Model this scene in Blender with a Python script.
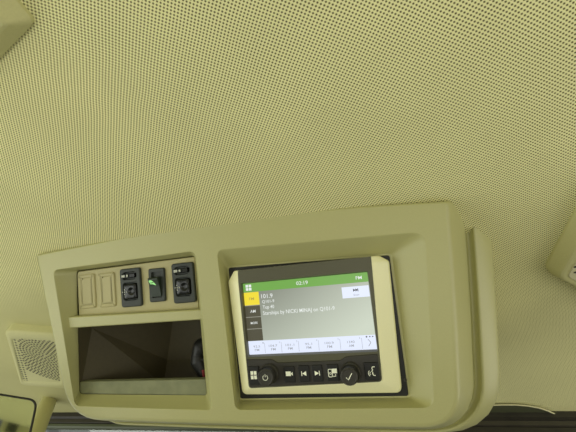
import bpy, bmesh, math, random
from mathutils import Vector, Matrix
from mathutils.geometry import tessellate_polygon
random.seed(4)
scene = bpy.context.scene
for o in list(bpy.data.objects): bpy.data.objects.remove(o)
COL = scene.collection

# ------------------------------------------------------------------ frames
# panel frame: u right, v up along the console face, w out of the face (metres);
# world: X right, Y forward to the windscreen, Z up. Headliner at CEIL.
CEIL = 1.90
M = Matrix(((1, 0, 0), (0, -.6, -.8), (0, .8, -.6)))
OFF = Vector((0, 0, CEIL - .0826))
def PW(u, v, w): return M @ Vector((u, v, w)) + OFF            # metres
R = Matrix(((.95377774, -.10756893, -.28060104), (-.13355672, -.98818835, -.07514248), (-.26920369, .10914538, -.9568786)))
CAMP = Vector((.12268264, .06630204, .46928067))
FPX = 400.0

# ------------------------------------------------------------------ camera
cam = bpy.data.cameras.new('camera'); co = bpy.data.objects.new('camera', cam); COL.objects.link(co)
cam.sensor_width = 36; cam.lens = FPX / 576 * 36; cam.clip_start = .01
mw = (M @ R.transposed() @ Matrix(((1, 0, 0), (0, -1, 0), (0, 0, -1)))).to_4x4()
mw.translation = PW(*CAMP); co.matrix_world = mw
scene.camera = co
CW = PW(*CAMP)
def ray(px, py): return (M @ R.transposed() @ Vector(((px - 288) / FPX, (py - 216) / FPX, 1)))
def on(px, py, w):                                             # point of the console plane w seen at a pixel, (u, v) in metres
    d = R.transposed() @ Vector(((px - 288) / FPX, (py - 216) / FPX, 1))
    s = (w - CAMP.z) / d.z; p = CAMP + d * s
    return (p.x, p.y)
def on_z(px, py, z): d = ray(px, py); return CW + d * ((z - CW.z) / d.z)
def on_y(px, py, y): d = ray(px, py); return CW + d * ((y - CW.y) / d.y)

# ------------------------------------------------------------------ light
world = bpy.data.worlds.new('World'); scene.world = world; world.use_nodes = True
nt = world.node_tree; nt.nodes.clear()
wo = nt.nodes.new('ShaderNodeOutputWorld'); bg = nt.nodes.new('ShaderNodeBackground')
tc = nt.nodes.new('ShaderNodeTexCoord'); sx = nt.nodes.new('ShaderNodeSeparateXYZ'); rp = nt.nodes.new('ShaderNodeValToRGB')
mp = nt.nodes.new('ShaderNodeMapRange'); mp.inputs[1].default_value = -1; mp.inputs[2].default_value = 1
nt.links.new(tc.outputs['Generated'], sx.inputs[0]); nt.links.new(sx.outputs['Z'], mp.inputs[0]); nt.links.new(mp.outputs[0], rp.inputs[0])
cr = rp.color_ramp; cr.elements[0].position = 0.0; cr.elements[0].color = (.30, .29, .24, 1)
cr.elements[1].position = 1.0; cr.elements[1].color = (.8, .9, 1, 1)
for p_, c_ in ((.42, (.42, .41, .34, 1)), (.5, (.95, .97, .95, 1)), (.6, (1.1, 1.1, 1.1, 1))):
    e_ = cr.elements.new(p_); e_.color = c_
nt.links.new(rp.outputs[0], bg.inputs[0]); bg.inputs[1].default_value = .12
nt.links.new(bg.outputs[0], wo.inputs[0])
def area(name, loc, target, sx_, sy_, power, col):
    l = bpy.data.lights.new(name, 'AREA'); l.shape = 'RECTANGLE'; l.size = sx_; l.size_y = sy_; l.energy = power; l.color = col
    o = bpy.data.objects.new(name, l); COL.objects.link(o); o.location = loc
    o.rotation_euler = (Vector(target) - Vector(loc)).to_track_quat('-Z', 'Y').to_euler()
    return o
DAY = (1, .99, .94); DAYL = (.97, 1, .93)
area('windscreen_daylight', (-.1, 1.10, .60), (0, .1, 1.65), 1.5, .5, 1.5, DAY)
area('right_rear_window_daylight', (1.25, -.75, 1.20), (.2, -.1, 1.75), 1.0, .7, 5.0, DAY)
area('right_front_window_daylight', (1.1, .2, 1.55), (.2, 0, 1.75), .8, .5, 2.9, DAY)
area('left_rear_window_daylight', (-1.10, -.65, 1.22), (-.1, -.2, 1.80), 1.2, .8, 6.8, DAYL)
area('left_window_daylight', (-1.10, -.45, 1.52), (-.1, -.1, 1.80), 1.2, .5, 1.5, DAYL)
area('left_front_window_daylight', (-1.2, .35, 1.2), (-.2, 0, 1.8), .8, .8, 2.4, DAYL)
area('rear_window_daylight', (-.40, -1.40, 1.66), (-.40, 0, 1.66), .8, .44, 1.2, DAY)
area('bounce_fill', (.2, -1.0, .95), (.2, -.85, 1.9), 1.0, .5, 4.0, DAY)  # added fill behind the camera for bounced light, no lamp there
scene.view_settings.view_transform = 'Standard'; scene.view_settings.look = 'None'
scene.view_settings.gamma = 1; scene.view_settings.exposure = 0.0
scene.view_settings.use_curve_mapping = False

# ------------------------------------------------------------------ materials
def mat(name, col, rough=.5, metal=0, emit=None, es=1.0, noise=0, bump=0, nscale=300, spec=.5, coat=0):
    m = bpy.data.materials.new(name); m.use_nodes = True; n = m.node_tree; b = n.nodes['Principled BSDF']
    b.inputs['Base Color'].default_value = (*col, 1); b.inputs['Roughness'].default_value = rough; b.inputs['Metallic'].default_value = metal
    b.inputs['Specular IOR Level'].default_value = spec; b.inputs['Coat Weight'].default_value = coat
    if emit: b.inputs['Emission Color'].default_value = (*emit, 1); b.inputs['Emission Strength'].default_value = es
    if noise or bump:
        t = n.nodes.new('ShaderNodeTexCoord'); nz = n.nodes.new('ShaderNodeTexNoise'); nz.inputs['Scale'].default_value = nscale; nz.inputs['Detail'].default_value = 4
        n.links.new(t.outputs['Object'], nz.inputs['Vector'])
        if noise:
            r_ = n.nodes.new('ShaderNodeMapRange'); r_.inputs[1].default_value = .3; r_.inputs[2].default_value = .7
            r_.inputs[3].default_value = 1 - noise; r_.inputs[4].default_value = 1 + noise
            mx = n.nodes.new('ShaderNodeVectorMath'); mx.operation = 'SCALE'; mx.inputs[0].default_value = col
            n.links.new(nz.outputs[0], r_.inputs[0]); n.links.new(r_.outputs[0], mx.inputs['Scale']); n.links.new(mx.outputs[0], b.inputs['Base Color'])
        if bump:
            bp = n.nodes.new('ShaderNodeBump'); bp.inputs['Strength'].default_value = bump; bp.inputs['Distance'].default_value = .0005
            n.links.new(nz.outputs[0], bp.inputs['Height']); n.links.new(bp.outputs[0], b.inputs['Normal'])
    return m
BEIGE = (.445, .430, .180)
m_plastic = mat('beige_moulded_plastic', BEIGE, .40, noise=.03, bump=.12, nscale=900, spec=.5)
m_plate = mat('beige_switch_plate', (.46, .415, .19), .5, noise=.03, bump=.1, nscale=900, spec=.4)
m_trim = mat('beige_trim_plastic', (.54, .515, .23), .55, noise=.04, bump=.15, nscale=600, spec=.3)
m_pale = mat('pale_beige_plastic', (.62, .58, .33), .45, spec=.4)
m_lip = mat('grey_green_liner', (.235, .245, .135), .7, noise=.12, nscale=60, spec=.25)
m_cubby = mat('cubby_shaded_plastic', (.075, .062, .028), .6, noise=.05, nscale=200, spec=.3)  # console plastic with the unlit interior's shade put into its colour
m_black = mat('black_plastic', (.016, .016, .012), .42, spec=.35)
m_blackgloss = mat('black_gloss_plastic', (.012, .013, .011), .25, spec=.4)
m_frame = mat('dark_olive_frame', (.095, .092, .050), .42, noise=.05, bump=.1, nscale=900, spec=.4)
m_strip = mat('dark_control_strip', (.038, .035, .024), .42, noise=.05, bump=.1, nscale=900, spec=.4)
m_switch = mat('charcoal_switch_plastic', (.040, .046, .036), .5, spec=.35)
m_silver = mat('champagne_silver_bezel', (.92, .89, .51), .34, metal=.0, noise=.03, bump=.1, nscale=1500)
m_mark = mat('grey_white_mark', (.50, .52, .40), .5)
m_icon = mat('white_print', (.72, .74, .55), .5, emit=(.8, .8, .55), es=.25)
m_dim = mat('grey_print', (.22, .22, .15), .5)
m_green = mat('green_lamp', (.25, .55, .2), .4, emit=(.35, .8, .25), es=.55)
m_greendark = mat('green_tinted_rocker', (.022, .034, .018), .4)
m_rubber = mat('black_rubber', (.02, .019, .012), .6, noise=.3, nscale=120)
m_header = mat('dark_header', (.022, .019, .010), .5, noise=.25, nscale=40)
m_header2 = mat('dark_header_gloss', (.045, .04, .028), .3, noise=.15, nscale=40)
m_greenstrip = mat('green_grey_seal', (.085, .10, .05), .4)
m_red = mat('red_plastic', (.35, .02, .03), .4)
m_hole = mat('dark_perforation', (.03, .027, .012), .8)
m_mirror = mat('mirror_glass', (.56, .60, .48), .04, metal=1)
m_olive = mat('olive_switch_plate', (.07, .075, .035), .5)
def screen_mat(name, col, s=1.0):
    m = mat(name, (.01, .01, .01), .25, emit=col, es=s, spec=.3); return m
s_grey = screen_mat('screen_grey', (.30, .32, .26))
def screen_gradient():  # glass reflection put into the emission, brighter towards the lower right
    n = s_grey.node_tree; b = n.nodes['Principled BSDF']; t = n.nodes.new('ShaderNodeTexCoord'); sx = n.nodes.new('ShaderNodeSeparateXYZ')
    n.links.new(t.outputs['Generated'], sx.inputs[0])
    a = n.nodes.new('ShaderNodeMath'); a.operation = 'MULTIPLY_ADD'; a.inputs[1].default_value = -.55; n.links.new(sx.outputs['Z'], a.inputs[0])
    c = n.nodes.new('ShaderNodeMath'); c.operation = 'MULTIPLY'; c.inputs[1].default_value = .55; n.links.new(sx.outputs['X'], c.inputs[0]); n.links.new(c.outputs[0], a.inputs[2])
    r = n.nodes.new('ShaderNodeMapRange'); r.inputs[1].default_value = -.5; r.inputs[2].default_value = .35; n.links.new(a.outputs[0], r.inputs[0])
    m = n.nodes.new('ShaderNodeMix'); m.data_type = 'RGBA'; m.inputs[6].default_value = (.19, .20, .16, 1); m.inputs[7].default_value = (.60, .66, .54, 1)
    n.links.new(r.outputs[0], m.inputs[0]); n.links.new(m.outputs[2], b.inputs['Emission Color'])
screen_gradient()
s_green = screen_mat('screen_green', (.17, .40, .075))
s_yellow = screen_mat('screen_yellow', (.88, .72, .04))
s_tab = screen_mat('screen_tab', (.085, .08, .05))
s_line = screen_mat('screen_line', (.30, .30, .24))
s_white = screen_mat('screen_white', (.78, .84, 1.0))
s_text = screen_mat('screen_text', (.80, .84, .80))
s_ink = screen_mat('screen_ink', (.36, .38, .42))
s_dark = screen_mat('screen_dark_ink', (.02, .02, .02))
s_yink = screen_mat('screen_yellow_ink', (.45, .36, .06))

def fabric():
    m = bpy.data.materials.new('knit_headliner'); m.use_nodes = True; n = m.node_tree; b = n.nodes['Principled BSDF']
    N = n.nodes.new; L = n.links.new
    b.inputs['Roughness'].default_value = .85; b.inputs['Specular IOR Level'].default_value = .15
    t = N('ShaderNodeTexCoord')
    # slow wander of the knit
    wz = N('ShaderNodeTexNoise'); wz.inputs['Scale'].default_value = 14; L(t.outputs['Object'], wz.inputs['Vector'])
    wsub = N('ShaderNodeVectorMath'); wsub.operation = 'SUBTRACT'; L(wz.outputs['Color'], wsub.inputs[0]); wsub.inputs[1].default_value = (.5, .5, .5)
    wsc = N('ShaderNodeVectorMath'); wsc.operation = 'SCALE'; L(wsub.outputs[0], wsc.inputs[0]); wsc.inputs['Scale'].default_value = .003
    wad = N('ShaderNodeVectorMath'); wad.operation = 'ADD'; L(t.outputs['Object'], wad.inputs[0]); L(wsc.outputs[0], wad.inputs[1])
    mpn = N('ShaderNodeMapping'); mpn.inputs['Rotation'].default_value = (0, 0, -math.radians(36.3))
    P = .00268; mpn.inputs['Scale'].default_value = (2 * math.pi / P, 2 * math.pi / P, 1)
    # mapping (point) scales first, then rotates: uniform scale, so order is harmless
    L(wad.outputs[0], mpn.inputs['Vector'])
    sp = N('ShaderNodeSeparateXYZ'); L(mpn.outputs[0], sp.inputs[0])
    c1 = N('ShaderNodeMath'); c1.operation = 'COSINE'; L(sp.outputs['X'], c1.inputs[0])
    c2 = N('ShaderNodeMath'); c2.operation = 'COSINE'; L(sp.outputs['Y'], c2.inputs[0])
    ad = N('ShaderNodeMath'); ad.operation = 'ADD'; L(c1.outputs[0], ad.inputs[0]); L(c2.outputs[0], ad.inputs[1])
    mr = N('ShaderNodeMapRange'); mr.inputs[1].default_value = -.3; mr.inputs[2].default_value = 1.7; mr.interpolation_type = 'SMOOTHSTEP'
    L(ad.outputs[0], mr.inputs[0])
    ps = N('ShaderNodeSeparateXYZ'); L(t.outputs['Object'], ps.inputs[0])
    fy = N('ShaderNodeMapRange'); fy.inputs[1].default_value = -.03; fy.inputs[2].default_value = .06; L(ps.outputs['Y'], fy.inputs[0])
    fx = N('ShaderNodeMapRange'); fx.inputs[1].default_value = -.36; fx.inputs[2].default_value = -.42; L(ps.outputs['X'], fx.inputs[0])
    fm = N('ShaderNodeMath'); fm.operation = 'MULTIPLY'; L(fy.outputs[0], fm.inputs[0]); L(fx.outputs[0], fm.inputs[1])
    fd = N('ShaderNodeMix'); fd.data_type = 'FLOAT'; L(fm.outputs[0], fd.inputs[0]); L(mr.outputs[0], fd.inputs[2]); fd.inputs[3].default_value = .47
    class mr: outputs = [fd.outputs[0]]
    mx = N('ShaderNodeMix'); mx.data_type = 'RGBA'; L(mr.outputs[0], mx.inputs[0])
    mx.inputs[6].default_value = (.85, .815, .40, 1); mx.inputs[7].default_value = (.095, .083, .016, 1)
    # large soft wear
    nz = N('ShaderNodeTexNoise'); nz.inputs['Scale'].default_value = 9; nz.inputs['Detail'].default_value = 5; L(t.outputs['Object'], nz.inputs['Vector'])
    r2 = N('ShaderNodeMapRange'); r2.inputs[1].default_value = .3; r2.inputs[2].default_value = .7; r2.inputs[3].default_value = .96; r2.inputs[4].default_value = 1.04
    L(nz.outputs[0], r2.inputs[0])
    sc = N('ShaderNodeVectorMath'); sc.operation = 'SCALE'; L(mx.outputs[2], sc.inputs[0]); L(r2.outputs[0], sc.inputs['Scale'])
    L(sc.outputs[0], b.inputs['Base Color'])
    iv = N('ShaderNodeMath'); iv.operation = 'SUBTRACT'; iv.inputs[0].default_value = 1; L(mr.outputs[0], iv.inputs[1])
    bp = N('ShaderNodeBump'); bp.inputs['Strength'].default_value = .12; bp.inputs['Distance'].default_value = .0008
    L(iv.outputs[0], bp.inputs['Height']); L(bp.outputs[0], b.inputs['Normal'])
    return m
m_fabric = fabric()

# ------------------------------------------------------------------ mesh helpers
class MB:
    """collects faces given in panel or world coordinates"""
    def __init__(s, panel=True): s.v = []; s.f = []; s.sm = []; s.panel = panel
    def add(s, pts): i = len(s.v); s.v += [tuple(p) for p in pts]; return list(range(i, i + len(pts)))
    def face(s, ids, smooth=False): s.f.append(list(ids)); s.sm.append(smooth)
    def quad(s, *pts): s.face(s.add(pts))
    def loft(s, loops, smooth=True, closed=True):
        ids = [s.add(l) for l in loops]
        for a, b in zip(ids, ids[1:]):
            n = len(a)
            for i in range(n if closed else n - 1):
                j = (i + 1) % n; s.face((a[i], a[j], b[j], b[i]), smooth)
        return ids
    def fill(s, outer, holes=()):
        """flat fill of a loop with holes, own vertices so the face stays flat-shaded"""
        loops = [outer] + list(holes)
        pts = [p for l in loops for p in l]; ids = s.add(pts)
        for t in tessellate_polygon([[Vector((p[0], p[1], 0)) for p in l] for l in loops]): s.face([ids[k] for k in t])
    def cap(s, loop):
        """flat cap as a fan about its centre"""
        n = len(loop); c = tuple(sum(p[k] for p in loop) / n for k in range(3)); ids = s.add(list(loop) + [c])
        for i in range(n): s.face((ids[i], ids[(i + 1) % n], ids[n]))
    def box(s, a, b):
        x0, y0, z0 = a; x1, y1, z1 = b
        i = s.add([(x0, y0, z0), (x1, y0, z0), (x1, y1, z0), (x0, y1, z0), (x0, y0, z1), (x1, y0, z1), (x1, y1, z1), (x0, y1, z1)])
        for q in ((0, 3, 2, 1), (4, 5, 6, 7), (0, 1, 5, 4), (1, 2, 6, 5), (2, 3, 7, 6), (3, 0, 4, 7)): s.face([i[k] for k in q])
    def build(s, name, m, parent=None, base=None, bevel=0):
        V = [PW(*p) if s.panel else Vector(p) for p in s.v]
        if base is None:
            base = parent['_b'] if parent is not None and '_b' in parent else None
        if base is None:
            base = sum(V, Vector()) / len(V)
        base = Vector(base)
        me = bpy.data.meshes.new(name); me.from_pydata([p - base for p in V], [], s.f)
        for p, q in zip(me.polygons, s.sm): p.use_smooth = q
        me.materials.append(m)
        bm = bmesh.new(); bm.from_mesh(me); bmesh.ops.recalc_face_normals(bm, faces=bm.faces); bm.to_mesh(me); bm.free()
        o = bpy.data.objects.new(name, me); COL.objects.link(o)
        if parent is not None: o.parent = parent
        else: o.location = base
        o['_b'] = tuple(base)
        if bevel:
            b = o.modifiers.new('bevel', 'BEVEL'); b.width = bevel; b.segments = 2
        return o
def rpoly(pts, r, n=6):
    """polygon with rounded corners; r one radius or one per corner"""
    out = []; N = len(pts)
    for i, p in enumerate(pts):
        p = Vector(p[:2]); a = Vector(pts[i - 1][:2]) - p; b = Vector(pts[(i + 1) % N][:2]) - p
        ri = r[i] if isinstance(r, (list, tuple)) else r
        if ri <= 0: out += [(p.x, p.y)] * 1; continue
        ca = p + a.normalized() * min(ri, a.length * .48); cb = p + b.normalized() * min(ri, b.length * .48)
        for k in range(n + 1):
            t = k / n; q = ca * (1 - t) ** 2 + p * 2 * t * (1 - t) * .94 + cb * t * t + p * 2 * t * (1 - t) * .06
            out.append((q.x, q.y))
    return out
def offset(loop, fn):
    """move every vertex along its outward normal by fn(nx, ny)"""
    N = len(loop); area_ = sum(loop[i][0] * loop[(i + 1) % N][1] - loop[(i + 1) % N][0] * loop[i][1] for i in range(N))
    sg = 1 if area_ > 0 else -1; out = []
    for i, p in enumerate(loop):
        j = i - 1
        while (Vector(loop[j]) - Vector(p)).length < 1e-9: j -= 1
        k = (i + 1) % N
        while (Vector(loop[k]) - Vector(p)).length < 1e-9: k = (k + 1) % N
        t1 = (Vector(p) - Vector(loop[j])).normalized(); t2 = (Vector(loop[k]) - Vector(p)).normalized()
        n1 = Vector((t1.y, -t1.x)) * sg; n2 = Vector((t2.y, -t2.x)) * sg
        n = (n1 + n2)
        n = n.normalized(); d = fn(n.x, n.y) if callable(fn) else fn
        c = max(.35, n.dot(n1)); d /= c
        out.append((p[0] + n.x * d, p[1] + n.y * d))
    return out
def sides(r, b, l, t):
    return lambda nx, ny: (r if nx > 0 else l) * abs(nx) ** 1.75 + (t if ny > 0 else b) * abs(ny) ** 1.75
def at_w(loop, w): return [(p[0], p[1], w) for p in loop]
def dense(loop, step):
    out = []
    for i, p in enumerate(loop):
        q = loop[(i + 1) % len(loop)]; n = max(1, int((Vector(q) - Vector(p)).length / step))
        out += [(p[0] + (q[0] - p[0]) * k / n, p[1] + (q[1] - p[1]) * k / n) for k in range(n)]
    return out
def circ(cx, cy, r, n=32, ph=0): return [(cx + r * math.cos(2 * math.pi * k / n + ph), cy + r * math.sin(2 * math.pi * k / n + ph)) for k in range(n)]
def mm(l): return [(x * .001, y * .001) for x, y in l]
def thing(name, label, cat, base, group=None):
    o = bpy.data.objects.new(name, None); COL.objects.link(o); o.location = base; o.empty_display_size = .02
    o['_b'] = tuple(base); o['label'] = label; o['category'] = cat
    if group: o['group'] = group
    return o
def tag(o, label, cat, group=None):
    o['label'] = label; o['category'] = cat
    if group: o['group'] = group
    return o
def struct(o): o['kind'] = 'structure'; return o
def plate(mb, loop, w0, w1, round_=.0):
    """slab with a softly rounded front edge: loop in (u, v), from w0 (back) to w1 (front)"""
    if round_:
        ls = [at_w(loop, w0), at_w(loop, w1 - round_)]
        for k in (1, 2, 3):
            a = k / 3 * math.pi / 2
            ls.append(at_w(offset(loop, -round_ * (1 - math.cos(a))), w1 - round_ + round_ * math.sin(a)))
    else: ls = [at_w(loop, w0), at_w(loop, w1)]
    mb.loft(ls); mb.fill(ls[-1]); mb.fill(ls[0])
def text_faces(mb, body, box, w, stretch=True):
    """lettering fitted into box (u0, v0, u1, v1), real flat faces on plane w"""
    c = bpy.data.curves.new('t', 'FONT'); c.body = body; c.resolution_u = 3; c.offset = .006; c.align_x = 'CENTER'
    t = bpy.data.objects.new('t', c); COL.objects.link(t)
    dg = bpy.context.evaluated_depsgraph_get(); me = bpy.data.meshes.new_from_object(t.evaluated_get(dg))
    xs = [v.co.x for v in me.vertices]; ys = [v.co.y for v in me.vertices]
    u0, v0, u1, v1 = box; sx_ = (u1 - u0) / (max(xs) - min(xs)); sy_ = (v1 - v0) / (max(ys) - min(ys))
    ids = mb.add([(u0 + (v.co.x - min(xs)) * sx_, v0 + (v.co.y - min(ys)) * sy_, w) for v in me.vertices])
    for p in me.polygons: mb.face([ids[k] for k in p.vertices])
    bpy.data.objects.remove(t); bpy.data.curves.remove(c); bpy.data.meshes.remove(me)
def stroke(mb, pts, wd, w, closed=False):
    """flat ribbon along pts (u, v) of width wd"""
    n = len(pts); L_ = []; R_ = []
    for i, p in enumerate(pts):
        a = Vector(pts[i - 1] if (i or closed) else p); b = Vector(pts[(i + 1) % n] if (i < n - 1 or closed) else p)
        d = (b - a).normalized(); nn = Vector((-d.y, d.x)) * wd / 2
        L_.append((p[0] + nn.x, p[1] + nn.y, w)); R_.append((p[0] - nn.x, p[1] - nn.y, w))
    ids = mb.add(L_ + R_)
    for i in range(n if closed else n - 1):
        j = (i + 1) % n; mb.face((ids[i], ids[j], ids[n + j], ids[n + i]))
def tube(mb, pts, rad, n=10):
    loops = []
    P_ = [Vector(p) for p in pts]
    for i, p in enumerate(P_):
        d = (P_[min(i + 1, len(P_) - 1)] - P_[max(i - 1, 0)]).normalized()
        a = d.cross(Vector((0, 0, 1)))
        if a.length < 1e-3: a = d.cross(Vector((1, 0, 0)))
        a.normalize(); b = d.cross(a)
        r_ = rad[i] if isinstance(rad, (list, tuple)) else rad
        loops.append([tuple(p + a * r_ * math.cos(2 * math.pi * k / n) + b * r_ * math.sin(2 * math.pi * k / n)) for k in range(n)])
    mb.loft(loops); mb.cap(loops[0]); mb.cap(loops[-1])

# ================================================================== SETTING
def sstep(a, b, x): t = max(0, min(1, (x - a) / (b - a))); return t * t * (3 - 2 * t)
YF = .50                                            # the headliner's front edge, straight along the header
def soft(q): return math.log1p(math.exp(q)) if q < 30 else q
def ceil_z(x, y):
    m = sstep(-.42, .06, x)
    k = .030
    right = .21 * k * (soft((y - .28) / k))
    left = .42 * k * (soft((y - .06) / k) - soft((y - .17) / k))
    return CEIL - left * (1 - m) - right * m
def ceil_hit(px, py):
    d = ray(px, py); lo = 0; s = .05
    while s < 3:
        p = CW + d * s
        if p.z > ceil_z(p.x, p.y): break
        lo = s; s += .004
    for _ in range(30):
        md = (lo + s) / 2; p = CW + d * md
        if p.z > ceil_z(p.x, p.y): s = md
        else: lo = md
    return CW + d * s
def ceil_n(p):
    e = .002
    n = Vector(((ceil_z(p.x + e, p.y) - ceil_z(p.x - e, p.y)) / (2 * e), (ceil_z(p.x, p.y + e) - ceil_z(p.x, p.y - e)) / (2 * e), -1))
    return n.normalized()                                        # into the cab
def front_y(x): return YF
print('header', [tuple(round(c, 3) for c in ceil_hit(*q)) for q in ((530, 410), (500, 405), (570, 410), (60, 410), (30, 395), (10, 390))])
mb = MB(False)
NX, NY = 90, 110; g = []
for j in range(NY + 1):
    row = []
    for i in range(NX + 1):
        x = -1.05 + 2.0 * i / NX; f = j / NY
        y0 = -1.25; y1 = front_y(x); y = y0 + (y1 - y0) * (1 - (1 - f) ** 1.6)
        row.append((x, y, ceil_z(x, y)))
    g.append(mb.add(row))
for j in range(NY):
    for i in range(NX): mb.face((g[j][i], g[j][i + 1], g[j + 1][i + 1], g[j + 1][i]), True)
ce = mb.build('ceiling', m_fabric, base=(0, 0, CEIL)); struct(ce)
ce['label'] = 'beige knitted headliner fabric overhead'

# header rail over the windscreen
def rail(name, m, prof, xa=-.95, xb=.90):
    """prof: list of (dy, dz) behind / below the headliner's front edge, swept along X"""
    b_ = MB(False); loops = []
    for k in range(25):
        x = xa + (xb - xa) * k / 24; y = front_y(x); z = ceil_z(x, y)
        loops.append([(x, y + a, z + c) for a, c in prof])
    b_.loft(loops, smooth=False); b_.cap(loops[0]); b_.cap(loops[-1])
    return struct(b_.build(name, m))
rail('trim_1', m_header, [(-.003, .004), (-.003, -.010), (.002, -.014), (.03, -.014), (.03, .02)])
rail('trim_2', m_header2, [(.004, -.0142), (.004, -.022), (.009, -.025), (.03, -.025), (.03, -.0142)])
rail('trim_3', m_greenstrip, [(.006, -.0254), (.006, -.031), (.010, -.034), (.03, -.034), (.03, -.0254)], -.95, .12)
rail('trim_7', m_header, [(.006, -.0254), (.006, -.060), (.012, -.066), (.03, -.066), (.03, -.0254)], .121, .90)
# windscreen pane below the header
def glass():
    m = bpy.data.materials.new('window_glass'); m.use_nodes = True; n = m.node_tree; n.nodes.clear()
    o = n.nodes.new('ShaderNodeOutputMaterial'); mx = n.nodes.new('ShaderNodeMixShader'); tr = n.nodes.new('ShaderNodeBsdfTransparent'); gl = n.nodes.new('ShaderNodeBsdfGlossy')
    tr.inputs[0].default_value = (.93, .96, .92, 1); gl.inputs['Roughness'].default_value = .02; mx.inputs[0].default_value = .07
    n.links.new(tr.outputs[0], mx.inputs[1]); n.links.new(gl.outputs[0], mx.inputs[2]); n.links.new(mx.outputs[0], o.inputs[0]); return m
mb = MB(False); zt = ceil_z(.3, YF) - .030
mb.loft([[(-.95, YF + .022, zt), (.9, YF + .022, zt), (.9, YF + .027, zt), (-.95, YF + .027, zt)],
         [(-.95, YF + .42, zt - .9), (.9, YF + .42, zt - .9), (.9, YF + .425, zt - .9), (-.95, YF + .425, zt - .9)]], smooth=False)
struct(mb.build('window_1', glass()))

# ================================================================== OVERHEAD CONSOLE
FW = .020
L0 = mm(rpoly([(-380.5, 112.6), (-238, 119.6), (-118.7, 122.9), (11.3, 120.8), (102.3, 115.5), (171.0, 109.6), (163.8, 22.6), (158.6, -32.8), (149.6, -118.0), (-16, -117.0), (-141, -115.0), (-335.0, -110.5), (-353.0, -21.3)],
               [4, 60, 60, 60, 30, 4, 30, 30, 36, 60, 60, 46, 40], 8))
con = thing('overhead_console', 'wide beige moulded console hanging from the headliner, holding switches and a screen', 'console', PW(-.1, 0, -.05))
mb = MB()
front_b = offset(L0, -.005)
prof = [(.0200, -.0022, -.0030, -.0030), (.0196, -.0002, -.0006, -.0010), (.0186, .0014, .0012, .0004), (.0168, .0028, .0026, .001), (.0130, .0048, .0046, .0015),
        (-.021, .0200, .0200, .004), (-.0245, .0210, .0210, .004), (-.0290, .0222, .0214, .004), (-.0370, .0240, .0222, .004), (-.0378, .0275, .0240, .005),
        (-.0320, .0302, .0250, .0055), (-.0296, .0314, .0260, .006), (-.0305, .0340, .028, .007), (-.0500, .0510, .0355, .009), (-.0535, .0535, .0370, .010), (-.0580, .0547, .0380, .010), (-.26, .0550, .0385, .010)]
loops = [at_w(offset(L0, sides(r, b, l, min(r, 0))), w) for w, r, b, l in prof]
mb.loft(loops)
rec_o = mm(rpoly([(-99.2, 88.6), (145.9, 81.0), (129.2, -99.5), (-93.4, -101.2)], [9, 16, 12, 9]))
rec_i = mm(rpoly([(-96.2, 66.5), (107, 61.3), (106.8, -95.8), (-95.8, -96.6)], [4, 5, 4, 4]))
hol_o = mm(rpoly([(-352.5, 88.2), (-128.2, 90.4), (-123.4, -101.6), (-325.5, -95.6)], [9, 10, 7, 9]))
hol_i = mm(rpoly([(-331.0, 84.0), (-141.0, 85.3), (-139.8, -90.6), (-336.5, -86.5)], [5, 5, 4, 6]))
mb.fill(loops[0], [at_w(rec_o, FW), at_w(hol_o, FW)])
def lerp(a, b, t): return [(p[0] + (q[0] - p[0]) * t, p[1] + (q[1] - p[1]) * t) for p, q in zip(a, b)]
for o_, i_ in ((rec_o, rec_i), (hol_o, hol_i)):
    mb.loft([at_w(o_, FW), at_w(lerp(o_, i_, .035), .0197), at_w(lerp(o_, i_, .09), .0186), at_w(lerp(o_, i_, .17), .0168), at_w(lerp(o_, i_, .93), .0010), at_w(i_, 0)])
mb.fill(at_w(rec_i, 0))
shell = mb.build('shell', m_plastic, con)

# switch panel plate, upper half of the left bay
mb = MB()
pan = mm(rpoly([(-329.2, 82.4), (-140.6, 84.0), (-140.4, 15), (-330, 15)], [5, 3, .1, .1]))
plate(mb, pan, -.004, .0012, .0010)
sp_ = mb.build('switch_panel', m_plate, con)
# shelf
mb = MB()
ls = []
for du, w in ((0, -.004), (0, .0095), (.3, .0112), (1.0, .0122), (1.6, .0125)):
    ls.append(at_w(mm([(-338.5 + du * .2, 21.4 - du), (-128.5, 17.4 - du), (-129.0, 4.3 + du), (-338.8 + du * .2, 5.4 + du)]), w))
mb.loft(ls, smooth=False); mb.fill(ls[-1]); mb.fill(ls[0])
mb.build('shelf', m_plastic, con)
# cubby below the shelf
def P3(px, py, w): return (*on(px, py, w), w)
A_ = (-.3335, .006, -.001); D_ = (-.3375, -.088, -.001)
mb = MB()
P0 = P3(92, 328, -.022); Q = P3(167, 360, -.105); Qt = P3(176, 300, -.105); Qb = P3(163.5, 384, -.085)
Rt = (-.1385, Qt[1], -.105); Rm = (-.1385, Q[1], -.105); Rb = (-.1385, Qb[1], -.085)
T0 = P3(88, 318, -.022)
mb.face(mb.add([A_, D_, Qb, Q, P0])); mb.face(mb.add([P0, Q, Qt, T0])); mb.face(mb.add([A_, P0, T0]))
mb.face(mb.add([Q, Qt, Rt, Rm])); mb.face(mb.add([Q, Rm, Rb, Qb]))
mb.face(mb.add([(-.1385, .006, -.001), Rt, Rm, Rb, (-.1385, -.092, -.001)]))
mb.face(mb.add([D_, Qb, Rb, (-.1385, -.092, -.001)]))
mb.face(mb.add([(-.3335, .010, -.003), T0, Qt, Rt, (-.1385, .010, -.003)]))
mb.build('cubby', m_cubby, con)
mb = MB()
lp = mm(rpoly([(-335.8, -70.2), (-139.6, -71.2), (-140.2, -91.2), (-337.0, -86.6)], [2, 1, 3, 5]))
plate(mb, lp, -.010, -.0006, .0015)
o = mb.build('cubby_lip', m_lip, con); o['label'] = 'grey-green strip along the cubby front'

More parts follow.
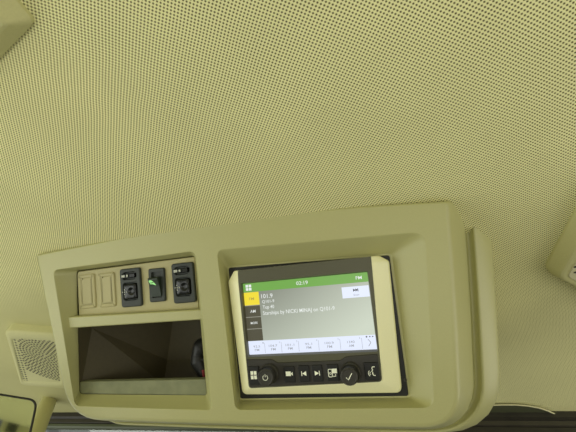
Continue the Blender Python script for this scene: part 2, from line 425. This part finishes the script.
# ------------------------------------------------------------------ switches in the panel
PZ = .0012
def blank(c, label):
    x0, y0, x1, y1 = c
    t = thing('switch_blank', label, 'switch blank', PW((x0 + x1) / 2000, (y0 + y1) / 2000, PZ), 'switch blanks')
    mb = MB(); lo = mm(rpoly([(x0, y1), (x1, y1), (x1, y0), (x0, y0)], 3.2))
    mb.loft([at_w(lo, PZ - .001), at_w(lo, PZ + .0012), at_w(offset(lo, -.0006), PZ + .0018), at_w(offset(lo, -.0045), PZ + .0018), at_w(offset(lo, -.0055), PZ + .0004)])
    mb.fill(at_w(offset(lo, -.0055), PZ + .0004)); mb.build('cover', m_plate, t)
    mb = MB(); li = offset(lo, -.0068); plate(mb, li, PZ, PZ + .0016, .0006); mb.build('raised_pad', m_plate, t)
    return t
blank((-326.5, 29.8, -298.5, 77.2), 'plain beige switch blank at the left end of the switch row')
blank((-292.2, 29.4, -265.3, 76.2), 'plain beige switch blank beside the first black mirror switch')

def mirror_switch(x0, y0, label):
    """black mirror control: small side selector above a square tilt pad; x0, y0 lower left corner in mm"""
    t = thing('mirror_switch', label, 'switch', PW((x0 + 16) / 1000, (y0 + 26) / 1000, PZ), 'black mirror control switches')
    X = lambda l: mm([(x0 + a, y0 + b) for a, b in l])
    W_, H_ = 32.2, 51.6
    lo = X(rpoly([(0, H_), (W_, H_), (W_, 0), (0, 0)], 4))
    sel = X(rpoly([(4, 47), (27, 47.5), (27, 36.5), (4, 36)], 5)); pad = X(rpoly([(4, 33), (27.5, 33), (27.5, 8.5), (4, 8.5)], 5))
    mb = MB(); fw = PZ + .0040
    ls = [at_w(lo, PZ - .001), at_w(lo, fw - .0012), at_w(offset(lo, -.0004), fw - .0004), at_w(offset(lo, -.0012), fw)]
    mb.loft(ls); mb.fill(ls[-1], [at_w(sel, fw), at_w(pad, fw)])
    for h in (sel, pad):
        hb = offset(h, -.001); mb.loft([at_w(h, fw), at_w(hb, fw - .0035)]); mb.fill(at_w(hb, fw - .0035))
    mb.build('frame', m_switch, t)
    # selector slide
    mb = MB(); s2 = offset(sel, -.0022); hi = [(p[0], p[1], fw - .0035) for p in s2]
    top = [(p[0], p[1], fw + .0006 + .0022 * max(0, 1 - abs((p[0] * 1000 - x0 - 9) / 9))) for p in offset(s2, -.0008)]
    mb.loft([hi, top]); mb.fill(top); so = mb.build('selector', m_blackgloss, t)
    mb = MB()
    for cx, ww in ((8.0, 2.6), (14.2, 1.3)):
        mb.fill(at_w(X(rpoly([(cx - ww, 43.4), (cx + ww, 43.4), (cx + ww, 40.2), (cx - ww, 40.2)], .6)), fw + .0031))
    mb.build('symbol', m_mark, so)
    # tilt pad with a dished centre
    mb = MB(); c = (x0 + 15.7, y0 + 20.7); base = dense(offset(pad, -.0018), .0015)
    def sc(l, k, w): return [(c[0] / 1000 + (p[0] - c[0] / 1000) * k, c[1] / 1000 + (p[1] - c[1] / 1000) * k, w) for p in l]
    n_ = len(base); rc = (c[0] + 3.4) / 1000, c[1] / 1000
    def ring(r, w):
        out_ = []
        for p in base:
            a_ = math.atan2(p[1] - rc[1], p[0] - rc[0]); out_.append((rc[0] + r * math.cos(a_), rc[1] + r * math.sin(a_), w))
        return out_
    ls = [sc(base, 1, fw - .0035), sc(base, .98, fw - .0002), sc(base, .92, fw + .0012), sc(base, .84, fw + .0018), ring(.0058, fw + .0024), ring(.0050, fw + .0022), ring(.0036, fw + .0006), ring(.002, fw + .0002)]
    mb.loft(ls); mb.fill(ls[-1]); po = mb.build('tilt_pad', m_blackgloss, t)
    mb = MB()
    for dx, dy in ((0, 3), (0, -3), (3, 0), (-3, 0), (0, 0)):
        mb.fill(at_w(mm(circ(x0 + 8.4 + dx, y0 + 20.5 + dy, .8, 8)), fw + .0026))
    mb.build('arrow_mark', m_mark, po)
    return t
sw = mirror_switch(-254.6, 26.9, 'black mirror switch between the beige blanks and the green-lit rocker')
def copy_tree(o, parent=None, delta=None):
    c = o.copy(); COL.objects.link(c)
    if parent is not None: c.parent = parent
    if delta is not None: c.location = o.location + delta
    for ch in [k for k in list(bpy.data.objects) if k.parent == o]: copy_tree(ch, c)
    return c
sw2 = copy_tree(sw, None, M @ Vector((.0806, -.0008, 0)))
sw2['label'] = 'black mirror switch at the right end of the switch row'

t = thing('rocker_switch', 'narrow dark rocker switch with a lit green symbol', 'switch', PW(-.1977, .0525, PZ))
lo = mm(rpoly([(-209.6, 74.8), (-185.2, 74.4), (-186.6, 30.4), (-210.6, 30.4)], 3.2))
hole = mm(rpoly([(-205.2, 70), (-190.2, 69.6), (-191, 36), (-206, 36)], 1.5))
mb = MB(); fw = PZ + .0035
ls = [at_w(lo, PZ - .001), at_w(lo, fw - .001), at_w(offset(lo, -.001), fw)]
mb.loft(ls); mb.fill(ls[-1], [at_w(hole, fw)]); mb.loft([at_w(hole, fw), at_w(hole, fw - .0034)]); mb.fill(at_w(hole, fw - .0034))
mb.build('frame', m_switch, t)
mb = MB()   # rocker, wedge: lower half pressed in, top half standing out
def rk(u, v): return (u / 1000, v / 1000)
sec = [(63.6, fw - .006), (62.6, fw + .0070), (61.6, fw + .0080), (60.5, fw + .0082), (51.5, fw + .0045), (37.4, fw + .0012), (36.8, fw - .006)]
la = [(-.2052 if v > 50 else -.2056, v / 1000, w) for v, w in sec]; lb = [(-.1908 if v > 50 else -.1912, v / 1000, w) for v, w in sec]
mb.loft([la, lb], smooth=False); mb.cap(la); mb.cap(lb)
ro = mb.build('rocker', m_greendark, t, bevel=.0004)
mb = MB()
sl = lambda v: fw + .0045 + (v - 51.5) / 9.0 * .0037 + .00015
stroke3 = [[(-204.2, 59.4), (-200.5, 59.8), (-197.5, 57.6), (-199.5, 56.6), (-204, 56.4)], [(-203.8, 55.8), (-200, 55.6), (-197.2, 56.6), (-195.0, 53.0), (-196.6, 52.6), (-199.4, 54.2), (-203.2, 54.6)]]
for pl_ in stroke3: mb.face(mb.add([(a / 1000, b / 1000, sl(b)) for a, b in pl_]))
o = mb.build('lamp_symbol', m_green, ro); o['label'] = 'lit green symbol'

# thing lying in the cubby
mb = MB()
pts_ = [P3(207, 340, -.05), P3(202, 346, -.05), P3(200, 354, -.05), P3(200, 362, -.048), P3(203, 370, -.045), P3(207, 377, -.042)]
pts = []; rr = []
for k in range(21):
    q = k / 20 * 5; i = min(4, int(q)); f = q - i; f = f * f * (3 - 2 * f) * .4 + f * .6
    pts.append(tuple(a + (b - a) * f for a, b in zip(pts_[i], pts_[i + 1]))); r0 = [.006, .012, .012, .013, .010, .008]; rr.append(r0[i] + (r0[i + 1] - r0[i]) * f)
tube(mb, pts, rr, 16)
plug = tag(mb.build('cable_plug', m_black), 'black curved cable plug with a red tip lying in the dark cubby', 'plug')
mb = MB(); tube(mb, [P3(203.3, 370, -.036), P3(204.2, 377, -.034)], [.0022, .0018], 8)
o = mb.build('tip', m_red, plug); o['label'] = 'red tip'

# ================================================================== RADIO
rad = thing('radio_display', 'radio with a lit colour screen, silver bezel and black knobs set in the console', 'radio', PW(.003, -.015, .001))
mb = MB(); plate(mb, mm(rpoly([(-94.3, 64.8), (104.4, 59.6), (104.6, -93.8), (-94.0, -94.6)], 3)), .0002, .0016, .0006)
bp_ = mb.build('backing_plate', m_black, rad)
mb = MB()
for px, py in ((405.3, 380),):
    u, v = on(px, py, .0017); c_ = circ(u, v, .0018, 16); ci = circ(u, v, .0010, 16)
    mb.loft([at_w(c_, .0014), at_w(c_, .0021), at_w(ci, .0022), at_w(ci, .0016)]); mb.fill(at_w(ci, .0016))
mb.build('screw', m_header2, bp_)
# bezel
bo = mm(rpoly([(-92.6, 47.8), (-83.4, 60.4), (93.0, 60.4), (103.2, 53.3), (98.4, -87.9), (-87.4, -87.2)], [2, 2, 2, 2.5, 7, 7], 7))
bi = mm(rpoly([(-76.0, 47.0), (-75.4, 60.2), (85.2, 60.2), (84.8, 53.0), (79.6, -73.8), (-75.2, -78.0)], [.5, .5, .5, .5, 4, 4], 7))
mb = MB()
mid = lerp(bo, bi, .12)
mb.loft([at_w(bo, .0016), at_w(bo, .0085), at_w(lerp(bo, bi, .04), .0097), at_w(mid, .0106), at_w(lerp(bo, bi, .93), .0156), at_w(bi, .0160), at_w(bi, .004)])
mb.build('bezel', m_silver, rad)
# black frame with the screen opening
sc_o = mm(rpoly([(-73.2, 45.0), (79.6, 45.0), (79.2, -42.0), (-73.0, -42.0)], 2)); sc_i = mm(rpoly([(-72.9, 43.5), (78.2, 43.5), (78.2, -40.9), (-72.9, -40.9)], .8))
fi = mm(rpoly([(-75.9, 47.0), (-75.3, 60.4), (85.1, 60.4), (84.7, 53.0), (79.5, -73.7), (-75.1, -77.9)], [.5, .5, .5, .5, 4, 4], 7))
mb = MB(); FR = .0162
mb.loft([at_w(fi, .003), at_w(fi, FR)], smooth=False); mb.fill(at_w(fi, FR), [at_w(sc_o, FR)]); mb.loft([at_w(sc_o, FR), at_w(sc_i, .0098)], smooth=False)
mb.build('frame', m_frame, rad)
# raised control strip with its notched upper edge
mb = MB()
st = mm([(-74.4, -44.6), (-43.0, -45.4), (-36.0, -49.4), (37.0, -49.6), (44.0, -45.6), (78.4, -44.2), (78.2, -72.5), (-74.2, -76.4)])
st = rpoly(st, [.0005, .002, .002, .002, .002, .0005, .003, .003], 5)
plate(mb, st, FR - .001, FR + .0014, .0008); mb.build('control_strip', m_strip, rad)
SW = FR + .0014
# screen
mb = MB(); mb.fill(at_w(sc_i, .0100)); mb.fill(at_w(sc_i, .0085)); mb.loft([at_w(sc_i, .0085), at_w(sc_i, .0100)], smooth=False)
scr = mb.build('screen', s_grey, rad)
Z1, Z2, Z3 = .0101, .0102, .0103
def rect(name, m, u0, v0, u1, v1, w=Z1, r=0, lab=None):
    mb = MB(); l = mm(rpoly([(u0, v1), (u1, v1), (u1, v0), (u0, v0)], r) if r else [(u0, v1), (u1, v1), (u1, v0), (u0, v0)])
    mb.fill(at_w(l, w)); o = mb.build(name, m, scr)
    if lab: o['label'] = lab
    return o
def words(name, m, items, w=Z2):
    mb = MB()
    for body, (u0, v0, u1, v1) in items: text_faces(mb, body, (u0 / 1000, v0 / 1000, u1 / 1000, v1 / 1000), w)
    return mb.build(name, m, scr)
U0, U1, V0, V1 = -72.9, 78.2, -40.9, 43.5
rect('status_bar', s_green, U0, 33.0, U1, V1, lab='green status bar')
mb = MB()
for a in (0, 1):
    for b in (0, 1):
        x = -69.6 + a * 4.0; y = 34.8 + b * 3.9; mb.fill(at_w(mm([(x, y), (x + 3.3, y), (x + 3.3, y + 3.2), (x, y + 3.2)]), Z2))
mb.build('menu_icon', s_text, scr)
words('clock_text', s_text, [('02:19', (-5.4, 36.2, 8.6, 40.4))])
words('band_text', s_text, [('FM', (64.6, 36.4, 71.4, 40.0))])
rect('band_tab', s_yellow, U0, 17.2, -53.6, 32.6, lab='yellow band tab')
rect('band_tab', s_tab, U0, 3.4, -53.6, 16.4); rect('band_tab', s_tab, U0, -10.6, -53.6, 2.6); rect('band_tab', s_tab, U0, -25.0, -53.6, -11.4)
for y in (16.4, 2.6, -11.4): rect('tab_divider', s_line, U0, y, -53.6, y + .8)
words('tab_text', s_yink, [('FM', (-66.5, 23.2, -60.3, 26.4))])
words('tab_text', s_text, [('AM', (-66.6, 8.2, -59.8, 11.6)), ('MORE', (-67.4, -5.4, -58.6, -2.6))])
words('station_text', s_text, [('101.9', (-50.6, 24.2, -36.2, 29.2)), ('Q101-9', (-50.2, 17.9, -34.8, 22.0)), ('Top 40', (-50.2, 10.4, -35.6, 15.8)), ('Starships by NICKI MINAJ on Q101-9', (-50.6, 3.2, 36.6, 9.0))])
rect('scan_button', s_white, 47.2, 16.6, U1 - .4, 29.0, lab='white scan button')
mb = MB()
for x in (60.0, 62.6): mb.fill(at_w(mm([(x, 23.2), (x + 2.8, 24.9), (x, 26.6)]), Z2))
mb.fill(at_w(mm([(65.0, 23.2), (65.8, 23.2), (65.8, 26.6), (65.0, 26.6)]), Z2)); mb.build('scan_icon', s_dark, scr)
words('scan_text', s_ink, [('Scan', (59.8, 18.6, 66.2, 20.8))])
rect('preset_bar', s_white, U0, V0, U1, -25.2, lab='white bar of station presets')
xs = [-72.9, -52.4, -31.6, -10.6, 13.2, 38.2, 62.6]
for x in xs[1:]: rect('preset_divider', s_ink, x - .2, -39.8, x + .2, -27.8, Z2)
it = []
for k, (f_, b_) in enumerate((('92.5', 'FM'), ('104.7', 'FM'), ('101.1', 'FM'), ('95.1', 'FM'), ('100.9', 'FM'), ('1340', 'AM'))):
    c = (xs[k] + xs[k + 1]) / 2; h = 1.05 * len(f_)
    it += [(f_, (c - h, -33.0, c + h, -30.4)), (b_, (c - 2.8, -37.2, c + 2.8, -34.4)), (str(k + 1), (xs[k + 1] - 2.4, -28.8, xs[k + 1] - 1.3, -27.0))]
words('preset_text', s_ink, it)
mb = MB(); stroke(mb, mm([(69.6, -29.6), (72.4, -33.4), (69.6, -37.2)]), .0008, Z2); mb.build('next_page_arrow', s_ink, scr)
mb = MB()
for k, x in enumerate((68.4, 72.0, 75.2)): mb.fill(at_w(mm(circ(x, -27.0, .9 if k == 0 else .7, 10)), Z2))
mb.build('page_dots', s_dark, scr)

# buttons
BW = SW + .0016
def button(u0, v0, u1, v1, lab):
    mb = MB(); l = mm(rpoly([(u0, v1), (u1, v1), (u1, v0), (u0, v0)], 1.3)); plate(mb, l, SW - .001, BW, .0007)
    o = mb.build('button', m_black, rad); o['label'] = lab; return o
def icon(parent, polys, lines=()):
    mb = MB()
    for p in polys: mb.fill(at_w(mm(p), BW + .0001))
    for p, wd, cl in lines: stroke(mb, mm(p), wd / 1000, BW + .0001, cl)
    return mb.build('icon', m_icon, parent)
def R_(x0, y0, x1, y1): return [(x0, y0), (x1, y0), (x1, y1), (x0, y1)]
b = button(-73.2, -73.4, -59.4, -52.2, 'button with four white squares')
icon(b, [R_(-70.0 + a * 4.1, -66.8 + c * 5.0, -66.6 + a * 4.1, -62.6 + c * 5.0) for a in (0, 1) for c in (0, 1)])
b = button(-29.2, -71.6, -16.5, -53.5, 'button with a white camera symbol')
icon(b, [R_(-26.8, -64.2, -20.8, -59.2), [(-20.4, -62.4), (-18.6, -64.0), (-18.6, -59.6), (-20.4, -61.2)]])
b = button(-11.6, -71.4, .9, -53.2, 'button with a white skip back symbol')
icon(b, [[(-2.6, -64.6), (-2.6, -59.4), (-7.4, -62.0)], R_(-8.4, -64.6, -7.5, -59.4)])
b = button(4.0, -71.2, 16.0, -53.2, 'button with a white skip forward symbol')
icon(b, [[(7.2, -64.6), (7.2, -59.4), (12.0, -62.0)], R_(12.1, -64.6, 13.0, -59.4)])
b = button(20.8, -71.0, 34.2, -53.0, 'button with a white page switching symbol')
icon(b, [R_(27.2, -62.6, 32.6, -57.6)], [(rpoly([(22.8, -58.2), (27.0, -58.2), (27.0, -66.4), (22.8, -66.4)], 1.2, 3), .8, True), (circ(24.9, -62.6, 1.1, 8), .6, True), ([(27.6, -65.8), (30.6, -65.8), (30.6, -63.4)], .8, False)])
b = button(62.8, -71.2, 78.4, -52.4, 'button with a white voice symbol')
arc = lambda cx, cy, r, a0, a1: [(cx + r * math.cos(math.radians(a0 + (a1 - a0) * k / 8)), cy + r * math.sin(math.radians(a0 + (a1 - a0) * k / 8))) for k in range(9)]
vs = lambda l: [(71.6 + (x - 72.6) * .8, -61.6 + (y + 61.3) * .8) for x, y in l]
icon(b, [], [(vs([(75.6, -55.6), (72.6, -55.6), (71.6, -57.4), (72.6, -59.6), (70.8, -61.8), (72.4, -62.2), (72.0, -64.2), (72.8, -66.6), (75.6, -67.0)]), .9, False),
             (vs(arc(70.5, -64, 2.2, 120, 240)), .7, False), (vs(arc(70.5, -64, 4.2, 125, 235)), .7, False)])
def knob(u, v, lab):
    c = lambda r, w, n=40: [(u / 1000 + r / 1000 * math.cos(2 * math.pi * k / n), v / 1000 + r / 1000 * math.sin(2 * math.pi * k / n), w) for k in range(n)]
    mb = MB()
    ls = [c(11.4, SW - .001), c(11.4, SW + .002), c(10.9, SW + .0034), c(10.2, SW + .0040), c(9.9, SW + .0060), c(9.3, SW + .0150), c(8.9, SW + .0162), c(8.0, SW + .0166), c(7.3, SW + .0160)]
    mb.loft(ls); mb.fill(ls[-1]); k_ = mb.build('knob', m_strip, rad); k_['label'] = lab
    mb = MB()   # grip ribs round the barrel
    for q in range(36):
        a = 2 * math.pi * q / 36; d = math.pi / 90
        r0, r1 = 9.75, 10.25
        pts = []
        for w, f in ((SW + .0062, 1), (SW + .0146, .955)):
            for aa, r in ((a - d, r0 - .4), (a - d * .6, r1), (a + d * .6, r1), (a + d, r0 - .4)):
                pts.append((u / 1000 + r * f / 1000 * math.cos(aa), v / 1000 + r * f / 1000 * math.sin(aa), w))
        i = mb.add(pts)
        for z in ((0, 1, 5, 4), (1, 2, 6, 5), (2, 3, 7, 6), (0, 1, 2, 3), (4, 5, 6, 7)): mb.face([i[y] for y in z])
    mb.build('grip_ring', m_black, k_)
    return k_
def knob_icon(k_, lines):
    mb = MB()
    for p, wd in lines: stroke(mb, mm(p), wd / 1000, SW + .0161)
    mb.build('icon', m_icon, k_)
k1 = knob(-46.6, -61.2, 'power knob'); u, v = -46.6, -61.2
knob_icon(k1, [(arc(u, v, 3.0, 125, 415), .55), ([(u, v + .6), (u, v + 3.8)], .55)])
k2 = knob(47.6, -62.6, 'knob with a tick mark'); u, v = 47.6, -62.6
knob_icon(k2, [([(u - 3.2, v - .6), (u - 1.0, v - 3.2), (u + 3.4, v + 3.6)], .9)])

# ================================================================== OTHER FITTINGS
def lerp3(a, b, t): return a + (b - a) * t
# speaker grille on the curved front corner of the headliner
def grille():
    quad = [(5.5, 328), (60, 332), (69, 387), (22.5, 383.5)]
    cen = ceil_hit(40, 357); n = ceil_n(cen); cen = cen + n * .004
    ax = (Vector((1, 0, 0)) - n * n.x).normalized(); ay = n.cross(ax)
    if ay.z < 0: ay = -ay
    def pq(px, py):
        d = ray(px, py); s = (cen - CW).dot(n) / d.dot(n); p = CW + d * s - cen
        return (p.dot(ax), p.dot(ay))
    def w3(p, h): return tuple(cen + ax * p[0] + ay * p[1] + n * h)
    out = rpoly([pq(*q) for q in quad], [.014, .012, .012, .014], 6)
    t = thing('speaker_grille', 'beige perforated speaker grille behind the left end of the console', 'speaker', cen)
    mb = MB(False)
    seq = [(0, -.06), (0, .002), (-.001, .0045), (-.003, .006), (-.009, .0065), (-.011, .0050)]
    shr = lambda d: [(p[0] * (1 + d / .055), p[1] * (1 + d / .045)) for p in out]
    ls = [[w3(p, h) for p in shr(d)] for d, h in seq]
    mb.loft(ls)
    ids = mb.add(ls[-1]); mb.face(ids)
    mb.build('cover', m_trim, t)
    inner = shr(-.0085)
    def inside(p):
        c = False
        for i in range(len(inner)):
            a, b = inner[i], inner[i - 1]
            if (a[1] > p[1]) != (b[1] > p[1]) and p[0] < (b[0] - a[0]) * (p[1] - a[1]) / (b[1] - a[1]) + a[0]: c = not c
        return c
    mb = MB(False); ctr = pq(47, 353); hc = 0
    cand = []
    # two straight columns along the outer edge, then rings round the speaker
    tl = Vector(pq(12.5, 335)); bl = Vector(pq(26, 378)); tl2 = Vector(pq(15.8, 334.8)); bl2 = Vector(pq(29, 378.5))
    for a, b in ((tl, bl), (tl2, bl2)):
        for k in range(19): cand.append(tuple(a + (b - a) * k / 18))
    stp = (Vector(pq(44.4, 353)) - Vector(ctr)).length * 1.0
    edge = bl2 - tl2
    for k in range(1, 16):
        r = stp * k; m_ = int(2 * math.pi * r / (stp * 1.12))
        for q in range(m_):
            a = 2 * math.pi * (q + .5 * (k % 2)) / m_; p = Vector(ctr) + Vector((math.cos(a), math.sin(a))) * r
            side = edge.x * (p.y - tl2.y) - edge.y * (p.x - tl2.x)
            if side / edge.length > stp * .8: cand.append(tuple(p))
    for p in cand:
        if inside(p):
            c_ = [w3((p[0] + stp * .38 * math.cos(z * math.pi / 3), p[1] + stp * .38 * math.sin(z * math.pi / 3)), .0053) for z in range(6)]
            mb.face(mb.add(c_)); hc += 1
    print('grille holes', hc)
    mb.build('perforations', m_hole, t)
grille()

def ceiling_pod(name, label, cat, corner, e1, e2, l1, l2, depth, rad_, inset, extra=None):
    """moulded housing under the headliner: corner pixel and two edge pixels fix its place on the ceiling"""
    c = on_z(*corner, CEIL); d1 = (on_z(*e1, CEIL) - c).normalized(); d2 = (on_z(*e2, CEIL) - c).normalized()
    pts = [c, c + d1 * l1, c + d1 * l1 + d2 * l2, c + d2 * l2]
    base = [(p.x, p.y) for p in pts]
    def out(d): return rpoly(offset(base, d), [max(.002, r_ + d * .6) for r_ in rad_], 6)
    t = thing(name, label, cat, Vector((sum(p.x for p in pts) / 4, sum(p.y for p in pts) / 4, CEIL)))
    mb = MB(False)
    seq = [(0, -.01), (0, depth * .18), (-.0015, depth * .3), (-inset * .55, depth * .86), (-inset * .68, depth * .96), (-inset * .85, depth)]
    ls = [[(p[0], p[1], CEIL - h) for p in out(d)] for d, h in seq]
    mb.loft(ls, smooth=False); mb.cap(ls[-1]); mb.build('housing', m_trim, t)
    if extra: extra(t, out, depth, inset)
    return t
def lens(t, out, depth, inset):
    l = out(-inset * 1.25); mb = MB(False)
    ls = [[(p[0], p[1], CEIL - h) for p in offset(l, d)] for d, h in ((0, depth - .001), (0, depth + .001), (-.001, depth + .0016))]
    mb.loft(ls); mb.cap(ls[-1]); mb.build('cover', m_pale, t)
def vent_plate(t, out, depth, inset):
    l = out(-inset * 1.15); mb = MB(False)
    ls = [[(p[0], p[1], CEIL - h) for p in offset(l, d)] for d, h in ((0, depth - .001), (0, depth + .0005), (-.001, depth + .001))]
    mb.loft(ls); mb.cap(ls[-1]); mb.build('inset_plate', m_pale, t)
    mb = MB(False)
    for px, py in ((575.5, 267), (575.5, 272.5), (581, 262), (581, 268), (581, 274), (587, 262), (587, 269), (587, 276)):
        p = on_z(px, py, CEIL - depth - .0013)
        mb.cap([(p.x + .0021 * math.cos(k), p.y + .0021 * math.sin(k), p.z) for k in [i * math.pi / 5 for i in range(10)]])
    mb.build('perforations', m_hole, t)
ceiling_pod('dome_lamp', 'beige moulded ceiling lamp housing at the upper left of the headliner', 'ceiling lamp', (37, 20), (18, -2), (0, 58), .16, .13, .020, [.007, .01, .01, .01], .017, lens)
ceiling_pod('ceiling_vent', 'beige ceiling housing with a pale perforated plate, right of the console', 'ceiling vent', (543, 268), (576, 206), (576, 286), .17, .17, .018, [.018, .01, .01, .01], .016, vent_plate)

# rear-view mirror, lower left; it shows the headliner, the rear wall and the bright rear window
MC = on_y(8, 418, .005); d_ = ray(12, 418).normalized()
MR = Vector((.42, -.90, .150)).normalized(); MN = (MR - d_).normalized()
def mirror_pt(px, py):
    d = ray(px, py); return CW + d * ((MC - CW).dot(MN) / d.dot(MN))
def mirror_hit(px, py, y):
    p = mirror_pt(px, py); d = ray(px, py); r = d - MN * (2 * d.dot(MN)); return p + r * ((y - p.y) / r.y)
def mirror():
    c, nrm = MC, MN
    t = thing('rear_view_mirror', 'black-rimmed rear-view mirror at the lower left', 'mirror', c)
    ax = nrm.cross(Vector((0, 0, 1))).normalized() * -1; ay = nrm.cross(ax)
    if ay.z < 0: ay = -ay
    def pq(px, py): p = mirror_pt(px, py) - c; return (p.dot(ax), p.dot(ay))
    def w3(p, h): return tuple(c + ax * p[0] + ay * p[1] + nrm * h)
    out = rpoly([pq(*q) for q in ((-60, 384), (-2, 393.0), (38.5, 399.5), (30, 440), (20, 480), (-60, 470))], [.02, .03, .012, .02, .02, .02], 8)
    mb = MB(False)
    ls = [[w3(p, h) for p in offset(out, d)] for d, h in ((-.014, -.024), (-.002, -.014), (0, 0), (-.0008, .0018), (-.0022, .0018), (-.0028, .0006))]
    mb.loft(ls); mb.cap(ls[0]); mb.build('rim', m_rubber, t)
    mb = MB(False); mb.cap([w3(p, .0007) for p in offset(out, -.0024)]); mb.build('mirror_glass', m_mirror, t)
mirror()
# rear wall of the cab with its window
WY = -1.26
a = mirror_hit(8.5, 420, WY); zs = mirror_hit(15, 419, WY).z
mb = MB(False)
mb.box((a.x, WY - .04, .95), (.95, WY, CEIL + .02)); mb.box((-1.05, WY - .04, zs), (a.x, WY, CEIL + .02)); mb.box((-1.05, WY - .04, .95), (a.x, WY, 1.30))
struct(mb.build('wall_back', m_trim))
p = [mirror_hit(*q, WY + .002) for q in ((9, 422), (21, 421), (21, 436))]
sp2 = thing('door_switch_plate', 'dark switch plate by the rear window, seen only in the mirror', 'switch plate', p[0])
mb = MB(False); mb.box((p[0].x, WY, p[2].z), (p[1].x, WY + .006, p[0].z)); mb.build('plate', m_olive, sp2, bevel=.002)
for k in range(2):
    z0 = p[0].z + (p[2].z - p[0].z) * (.18 + .36 * k); z1 = z0 + (p[2].z - p[0].z) * .26; w_ = p[1].x - p[0].x
    mb = MB(False); mb.box((p[0].x + w_ * .28, WY + .006, z1), (p[0].x + w_ * .72, WY + .010, z0)); mb.build('button', m_black, sp2, bevel=.002)

# windscreen pillar trim in the lower left corner
mb = MB(False)
a = ceil_hit(46, 399) + Vector((0, .01, .01)); b_ = on_y(24, 455, a.y - .08)
tube(mb, [tuple(a + (b_ - a) * k / 6) for k in range(7)], [.017 + .001 * k for k in range(7)], 20)
struct(mb.build('trim_4', m_trim))

# raised lip in the headliner edge, right of the console
rimp = [(462, 407.5), (472, 406), (485, 404.6), (500, 404), (515, 404), (527, 405), (538, 407), (547, 410), (556, 414)]
rim3 = [ceil_hit(*q) + Vector((0, -.005, -.003)) for q in rimp]
mb = MB(False); tube(mb, [tuple(p) for p in rim3], .0014, 8)
struct(mb.build('trim_5', m_pale))
mb = MB(False); top = [tuple(p) for p in rim3]; bot = [(p.x, YF - .004, ceil_z(p.x, YF) - .002) for p in rim3]
mb.loft([top, bot, [(p[0], p[1] + .01, p[2] + .02) for p in bot], [(p[0], p[1] + .01, p[2] + .012) for p in top]], smooth=False, closed=False)
struct(mb.build('trim_6', m_olive))
